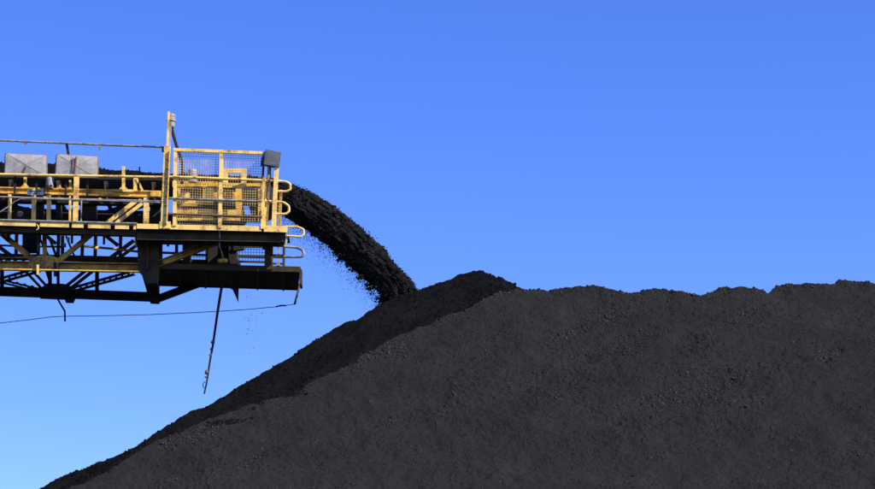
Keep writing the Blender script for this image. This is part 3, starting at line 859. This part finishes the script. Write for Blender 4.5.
d += 0.022 * fbm(A * 13, cx * 11, sx_ * 11, 2, 0.6, 440)
d -= 0.035
B = B + Nrm * (d * grow)[..., None]
stream = thing('coal_stream', W(400, 298, YC), 'thick black stream of coal pouring from the boom head down onto the dark ridge', 'coal stream')
i = (np.arange(NS - 1)[:, None] * NA + np.arange(NA)[None, :]).ravel()
i2 = (np.arange(NS - 1)[:, None] * NA + ((np.arange(NA) + 1) % NA)[None, :]).ravel()
np_mesh('stream_body', B.reshape(-1, 3), np.stack([i, i2, i2 + NA, i + NA], 1), 'pour', stream, True)
# lumps thrown off the surface, all along the stream
n = 16000
si = np.clip((rng.uniform(0, 1, n) ** 0.8 * NS).astype(int), 20, NS - 1)
ai = rng.integers(0, NA, n)
P = B[si, ai] + Nrm[si, ai] * (rng.exponential(0.016, n) * (0.4 + 1.2 * tt[si]))[:, None] + rng.normal(0, 0.012, (n, 3))
R_ = np.clip(rng.lognormal(math.log(0.0095), 0.5, n), 0.004, 0.036)
Vc, Fq = chunks(P, R_)
o = np_mesh('stream_lumps', Vc, Fq, 'pour', stream); o['kind'] = 'stuff'
# clods torn away from the underside
P, R_ = [], []
for q in range(34):
    t_ = 0.35 + 0.62 * rng.uniform() ** 0.7
    k_ = int(t_ * (NS - 1))
    c_ = L3[k_] + np.array([-0.02, rng.normal(0, 0.22), 0.02 - abs(rng.normal(0, 0.06)) * (0.4 + t_)])
    m_n = rng.integers(6, 28)
    P.append(c_ + rng.normal(0, 1, (m_n, 3)) * np.array([0.045, 0.04, 0.03]) * (0.6 + 0.6 * t_))
    R_.append(np.clip(rng.lognormal(math.log(0.014), 0.5, m_n), 0.006, 0.04))
Vc, Fq = chunks(np.concatenate(P), np.concatenate(R_))
o = np_mesh('torn_clods', Vc, Fq, 'pour', stream); o['kind'] = 'stuff'
# fines drifting down below the stream
n = 6500
si = np.clip((rng.uniform(0.12, 1.0, n) * NS).astype(int), 0, NS - 1)
off = rng.exponential(0.24, n)
P = L3[si].copy()
P[:, 2] -= off
P[:, 0] -= off * 0.25 + rng.normal(0, 0.05, n)
P[:, 1] += rng.normal(0, 0.3, n)
R_ = np.clip(rng.lognormal(math.log(0.0047), 0.42, n), 0.0025, 0.015) * np.clip(1.3 - off, 0.5, 1.2)
# loose bits shaken from the tray
n2 = 90
P2 = np.array([tuple(W(rng.normal(250 + 4 * math.sin(k_), 6), 292 + rng.uniform(0, 1) ** 1.3 * 62, 2.3 + rng.normal(0, 0.2))) for k_ in range(n2)])
R2 = np.clip(rng.lognormal(math.log(0.0065), 0.4, n2), 0.004, 0.014)
ftn = thing('falling_fines', W(350, 290, YC), 'fine coal specks drifting in the air below the falling stream', 'coal dust')
Vc, Fq = chunks(P, R_)
o = np_mesh('airborne_specks', Vc, Fq, 'fresh', ftn); o['kind'] = 'stuff'
spl = thing('spilled_fines', W(250, 292, 2.3), 'sparse coal specks dropping below the tray beside the hanging rope', 'coal dust')
Vc, Fq = chunks(P2, R2)
o = np_mesh('airborne_specks', Vc, Fq, 'fresh', spl); o['kind'] = 'stuff'

# ------------------------------------------------------------------ things mounted on the boom
# two cross-creased sheet panels
def sheet_panel(c, label, Y, streak):
    (x0, y0), (x1, y1), (x2, y2), (x3, y3) = c       # tl tr br bl
    root = thing('sheet_panel', W((x2 + x3) / 2, (y2 + y3) / 2, Y), label, 'metal panel', 'grey sheet panels above the handrail')
    P = [W(x0, y0, Y), W(x1, y1, Y), W(x2, y2, Y), W(x3, y3, Y)]
    ring = []
    for i in range(4):
        a, b, c_ = P[i - 1], P[i], P[(i + 1) % 4]
        e1 = (a - b).normalized() * 0.055; e2 = (c_ - b).normalized() * 0.055
        for t in (0, 0.25, 0.5, 0.75, 1.0):
            ring.append((b + e1).lerp(b, t).lerp(b.lerp(b + e2, t), t))
    n_ = len(ring)
    ctr = sum(P, Vector((0, 0, 0))) / 4
    inner = [r_.lerp(ctr, 0.05) + Vector((0, -0.012, 0)) for r_ in ring]
    backr = [r_ + Vector((0, 0.05, 0)) for r_ in ring]
    # face: four shallow facets meeting at the middle, creased corner to corner
    V = inner + [ctr + Vector((0, -0.050, 0))]
    Fc = [((i + 1) % n_, i, n_) for i in range(n_)]
    face = build('sheet_face', V, Fc, 'sheet', root)
    V = ring + inner + backr
    Fc = []
    for i in range(n_):
        j = (i + 1) % n_
        Fc.append((i, n_ + i, n_ + j, j))
        Fc.append((2 * n_ + i, i, j, 2 * n_ + j))
    Fc.append(tuple(range(2 * n_, 3 * n_)))
    build('folded_rim', V, Fc, 'rim', root)
    for a, b, w_ in streak:
        tube('crease_stain', [W(a[0], a[1], Y - 0.055), W(b[0], b[1], Y - 0.045)], w_, 'rim', face, 6)
    for q in P:
        e = q.lerp(ctr, 0.1) + Vector((0, -0.014, 0))
        tube('crease_line', [e, ctr + Vector((0, -0.052, 0))], 0.0032, 'pipe', face, 5)
    for fx in (0.25, 0.75):
        p = P[0].lerp(P[1], fx) + Vector((0, 0.09, -0.05))
        q = P[3].lerp(P[2], fx) + Vector((0, 0.09, -0.42))
        beam('support_strap', p, q, 0.05, 0.03, 'black', root)
    return root
sheet_panel([(4.8, 152.8), (47.4, 155.0), (47.4, 177.4), (3.8, 175.6)], 'pale grey creased sheet panel nearest the left edge of the picture', 0.38, [((25.8, 166.5), (24, 173.2), 0.022)])
sheet_panel([(56, 153.8), (98.6, 156.2), (98.2, 178.6), (54.6, 177.6)], 'grey creased sheet panel with a dark streak below the leaning black strut', 0.38, [((76.5, 156.5), (74.5, 174.5), 0.02), ((73, 157.5), (72, 172), 0.014)])

# canister in the gap between the panels
cn = thing('canister', W(49.4, 188.4, 0.5), 'small grey domed canister below the gap between the two grey panels', 'canister')
lathe('canister_body', W(49.4, 188.4, 0.5), (0.03, 0, 1), [(0.10, 0.0), (0.10, 0.22), (0.075, 0.28), (0.02, 0.30)], 'galv', cn, 16)
lathe('canister_collar', W(49.4, 187.6, 0.5), (0.03, 0, 1), [(0.108, 0.0), (0.108, 0.045)], 'rim', cn, 16)
for ddx in (-1.8, 1.8):
    lathe('canister_port', W(49.4 + ddx, 185.4, 0.39), (0, -1, 0), [(0.024, -0.03), (0.024, 0.01)], 'black', cn, 8)

# pale plate on the stringer
sg = thing('sign_plate', W(35, 195.2, 0.64), 'small pale rectangular sign plate fixed to the ochre beam', 'sign')
pl = pxplate('plate', 27.0, 189.0, 43.2, 195.0, 0.64, 0.02, 'plate', sg)
pxplate('faded_print', 28.8, 190.5, 41.6, 191.7, 0.635, 0.004, 'slate', pl)
pxplate('faded_print', 33, 193.0, 39.5, 193.7, 0.635, 0.004, 'slate', pl)

# overhead conduit with clips and strut
cd = thing('overhead_pipe', W(60, 143.4, 0.5), 'thin grey pipe running above the panels from the left edge to the mast', 'pipe')
tube('pipe_run', [W(XL, 136.4, 0.5), W(0, 140.4, 0.5), W(25, 141.6, 0.5), W(67, 143.3, 0.5), W(100, 144.8, 0.5), W(165, 147.4, 0.3)], 0.026, 'pipe', cd)
for x, yy in ((25.4, 141.7), (99.6, 144.9), (-60, 138.7)):
    prism('pipe_clip', [W(x - 2.2, yy + 0.6, 0.47), W(x + 1.8, yy + 0.8, 0.47), W(x + 0.7, yy + 2.4, 0.47), W(x + 0.3, yy + 4.8, 0.47), W(x - 0.6, yy + 4.8, 0.47), W(x - 0.8, yy + 2.4, 0.47)], 0.04, 'pipe', cd)
beam('pipe_strut', W(66.6, 143.4, 0.55), W(74, 190, 0.66), 0.06, 0.05, 'black', cd)
beam('pipe_strut', W(-30, 139.5, 0.55), W(-24, 188, 0.66), 0.06, 0.05, 'black', cd)

# loose conduit along the middle rail
lc = thing('sagging_cable', W(40, 198, -0.04), 'pale cable bending down to the left along the walkway rails', 'cable')
tube('cable_run', [W(-40, 236, -0.045), W(-16, 222, -0.045), W(0, 212, -0.045), W(8, 207.0, -0.045), W(15, 201.5, -0.045), W(20, 199.0, -0.045), W(26, 198.4, -0.045), W(60, 199.3, -0.045), W(110, 200.8, -0.045), W(160, 202.6, -0.045)], 0.017, 'galv', lc)

# mast lamp
ml = thing('mast_lamp', W(168, 150, 0.03), 'grey cylindrical lamp on the tallest post with black hose', 'lamp')
beam('lamp_pole', W(167.2, 150, 0.02), W(168.8, 112, 0.02), 0.05, 0.06, 'yellow', ml)
beam('lamp_pole', W(169.0, 147, 0.06), W(170.0, 127, 0.06), 0.075, 0.07, 'galv', ml)
lc_ = W(170.8, 127.6, 0.12)
lathe('lamp_body', lc_, (0.04, 0, 1), [(0.075, 0.0), (0.088, 0.02), (0.095, 0.15), (0.12, 0.16), (0.12, 0.185), (0.1, 0.19)], 'pipe', ml, 18)
lathe('lamp_cap', lc_, (0.04, 0, 1), [(0.105, 0.185), (0.108, 0.30), (0.09, 0.335), (0.045, 0.36), (0.01, 0.365)], 'galv', ml, 18)
tube('hose', [W(171.4, 126.5, 0.16), W(173.4, 135, 0.16), W(177, 147, 0.16), W(180.2, 156, 0.16), W(181.8, 163, 0.17), W(182.3, 170, 0.18), W(182.2, 184, 0.2)], 0.04, 'black', ml, 10)
tube('cable_loop', [W(163.6, 147, -0.02), W(162.8, 149.4, -0.02), W(163.4, 152, -0.02)], 0.03, 'black', ml, 8)

# floodlight box on the end posts
fl = thing('floodlight', W(270, 170, 0.0), 'dark slate floodlight box on posts at the right end of the guard screen', 'floodlight')
c = W(270.2, 159.6, 0.05)
rz = Matrix.Rotation(math.radians(22), 3, 'Z') @ Matrix.Rotation(math.radians(5), 3, 'Y') @ Matrix.Rotation(math.radians(6), 3, 'X')
def obox(name, hx, hy, hz, mat, parent, off=(0, 0, 0), taper=1.0):
    vs = []
    for sy in (-1, 1):
        t = 1.0 if sy < 0 else taper
        for sx, sz in ((-1, -1), (1, -1), (1, 1), (-1, 1)):
            vs.append(c + rz @ (Vector(off) + Vector((sx * hx * t, sy * hy, sz * hz * t))))
    return build(name, vs, [(0, 1, 2, 3), (7, 6, 5, 4), (0, 4, 5, 1), (1, 5, 6, 2), (2, 6, 7, 3), (3, 7, 4, 0)], mat, parent)
hb = obox('housing', 0.185, 0.17, 0.175, 'slate', fl, taper=0.9)
obox('front_bezel', 0.197, 0.02, 0.187, 'slate', fl, (0, -0.185, 0))
obox('lens_panel', 0.165, 0.004, 0.155, 'slate', fl, (0, -0.206, 0))
for s_ in (-1, 1):
    obox('yoke_arm', 0.012, 0.03, 0.12, 'black', fl, (s_ * 0.212, -0.02, -0.09))
beam('bracket_leg', W(262.6, 180, 0.02), W(263.4, 166, 0.02), 0.05, 0.05, 'black', fl)
beam('bracket_leg', W(268.6, 180, 0.05), W(269.6, 166, 0.05), 0.07, 0.05, 'galv', fl)
tube('supply_cable', [W(270, 167, -0.02), W(270.8, 176, -0.04), W(267, 188, -0.05), W(266.4, 198, -0.05), W(269, 202, -0.05)], 0.016, 'black', fl)

# pull cord wire beneath the boom
pc = thing('pull_cord', W(65, 316, YB - 0.1), 'thin dark wire strung beneath the boom from a bent bracket', 'wire')
pts = [(XL, 337), (-60, 330), (0, 323), (30, 319.6), (52, 316.8), (65, 316.2), (100, 315.8), (150, 314.6), (190, 312.8), (220, 311.2), (250, 309.2), (277, 306.6), (294.4, 304.2)]
tube('wire_run', [W(a, b, YB - 0.1) for a, b in pts], 0.0095, 'black', pc, 6)
tube('wire_splice', [W(276, 306.8, YB - 0.1), W(281, 305.4, YB - 0.1), W(286, 305.6, YB - 0.1)], 0.02, 'black', pc, 6)

# hanging rope with knots
hr = thing('hanging_rope', W(206, 393, 2.0), 'long dark knotted rope hanging from below the tray', 'rope')
rp_ = [(221.8, 286), (219.8, 298), (217.6, 312), (215.6, 326), (213.9, 338), (212.6, 347), (211.0, 355), (209.2, 366), (207.8, 376), (206.0, 386), (204.2, 393.8)]
tube('rope_strand', [W(a, b, 2.0) for a, b in rp_], 0.037, 'black', hr, 8, 0.02)
for (a, b, r_, l_) in ((213.4, 342, 0.055, 0.10), (212.2, 349, 0.045, 0.06), (211, 355, 0.04, 0.05), (207.2, 372, 0.055, 0.12), (206.6, 377, 0.035, 0.05)):
    lathe('rope_knot', W(a, b, 2.0) - Vector((0.02, 0, l_ / 2)), (0.16, 0, 1), [(r_ * 0.5, 0), (r_, l_ * 0.3), (r_ * 0.85, l_ * 0.75), (r_ * 0.4, l_)], 'rim', hr, 9)
tube('rope_loop', [W(205.2, 381.5, 1.95), W(203.4, 383, 1.93), W(202.8, 386, 1.93), W(204.4, 388, 1.95)], 0.012, 'black', hr, 6)

# float switch dangling in the head
fsw = thing('float_switch', W(223, 262, 1.2), 'small orange-yellow float hanging on a pale cable under the platform', 'float')
tube('float_cable', [W(219.6, 229, 0.1), W(219.8, 238, 0.15), W(219.4, 246, 0.3), W(221.6, 252, 0.6), W(223, 258, 0.7)], 0.018, 'galv', fsw)
lathe('float_body', W(217.8, 260.8, 0.6), (1, 0, 0.02), [(0.02, 0.0), (0.05, 0.03), (0.055, 0.20), (0.03, 0.24)], 'ochre', fsw, 12)

# dark services and bracing inside the boom, seen between the stringer posts
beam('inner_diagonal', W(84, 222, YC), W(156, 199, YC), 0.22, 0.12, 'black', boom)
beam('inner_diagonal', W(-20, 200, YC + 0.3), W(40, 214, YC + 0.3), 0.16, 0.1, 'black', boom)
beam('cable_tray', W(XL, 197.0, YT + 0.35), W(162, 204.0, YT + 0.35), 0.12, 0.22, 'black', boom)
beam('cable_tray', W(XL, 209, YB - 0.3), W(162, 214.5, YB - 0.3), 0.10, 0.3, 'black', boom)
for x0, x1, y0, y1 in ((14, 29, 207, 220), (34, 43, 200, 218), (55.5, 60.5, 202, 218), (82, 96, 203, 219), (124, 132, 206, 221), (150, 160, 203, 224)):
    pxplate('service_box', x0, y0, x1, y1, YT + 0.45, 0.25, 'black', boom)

# small hardware along the walkway
vw = thing('hand_wheel', W(20, 214, 0.55), 'tiny pale hand wheel low behind the walkway rails near the left edge', 'valve wheel')
ring = [W(20, 214, 0.5) + Vector((0.07 * math.cos(a_ * math.pi / 8), 0, 0.06 * math.sin(a_ * math.pi / 8))) for a_ in range(17)]
tube('wheel_rim', ring, 0.012, 'rim', vw, 6)
for a_ in range(3):
    q_ = Vector((0.06 * math.cos(a_ * math.pi / 3 + 0.3), 0, 0.055 * math.sin(a_ * math.pi / 3 + 0.3)))
    tube('wheel_spoke', [W(20, 214, 0.5) - q_, W(20, 214, 0.5) + q_], 0.009, 'pipe', vw, 6)
tube('wheel_stem', [W(20, 214, 0.49), W(20, 214, 0.85)], 0.02, 'rim', vw, 8)
for x_, y_ in ((-60, 173.3), (30, 175.0), (120, 176.6), (45, 198.0), (100, 199.6), (140, 200.7), (195, 177.7), (240, 179.6)):
    p_ = W(x_, y_, -0.05 if x_ > 165 else 0.0)
    tube('rail_clamp', [p_ - Vector((0.035, 0, 0)), p_ + Vector((0.035, 0, 0))], 0.042, 'dull', boom, 8)
for dx in (0, -95):
    for bx, by in ((31, 263), (31, 267), (37, 259), (42, 258.5), (49, 258.5), (54, 260), (54, 267), (48, 267), (41, 267)):
        lathe('gusset_bolt', W(bx + dx, by + dx * 0.022, YT - 0.10), (0, -1, 0), [(0.02, 0), (0.02, 0.016), (0.01, 0.02)], 'rim', boom, 6)
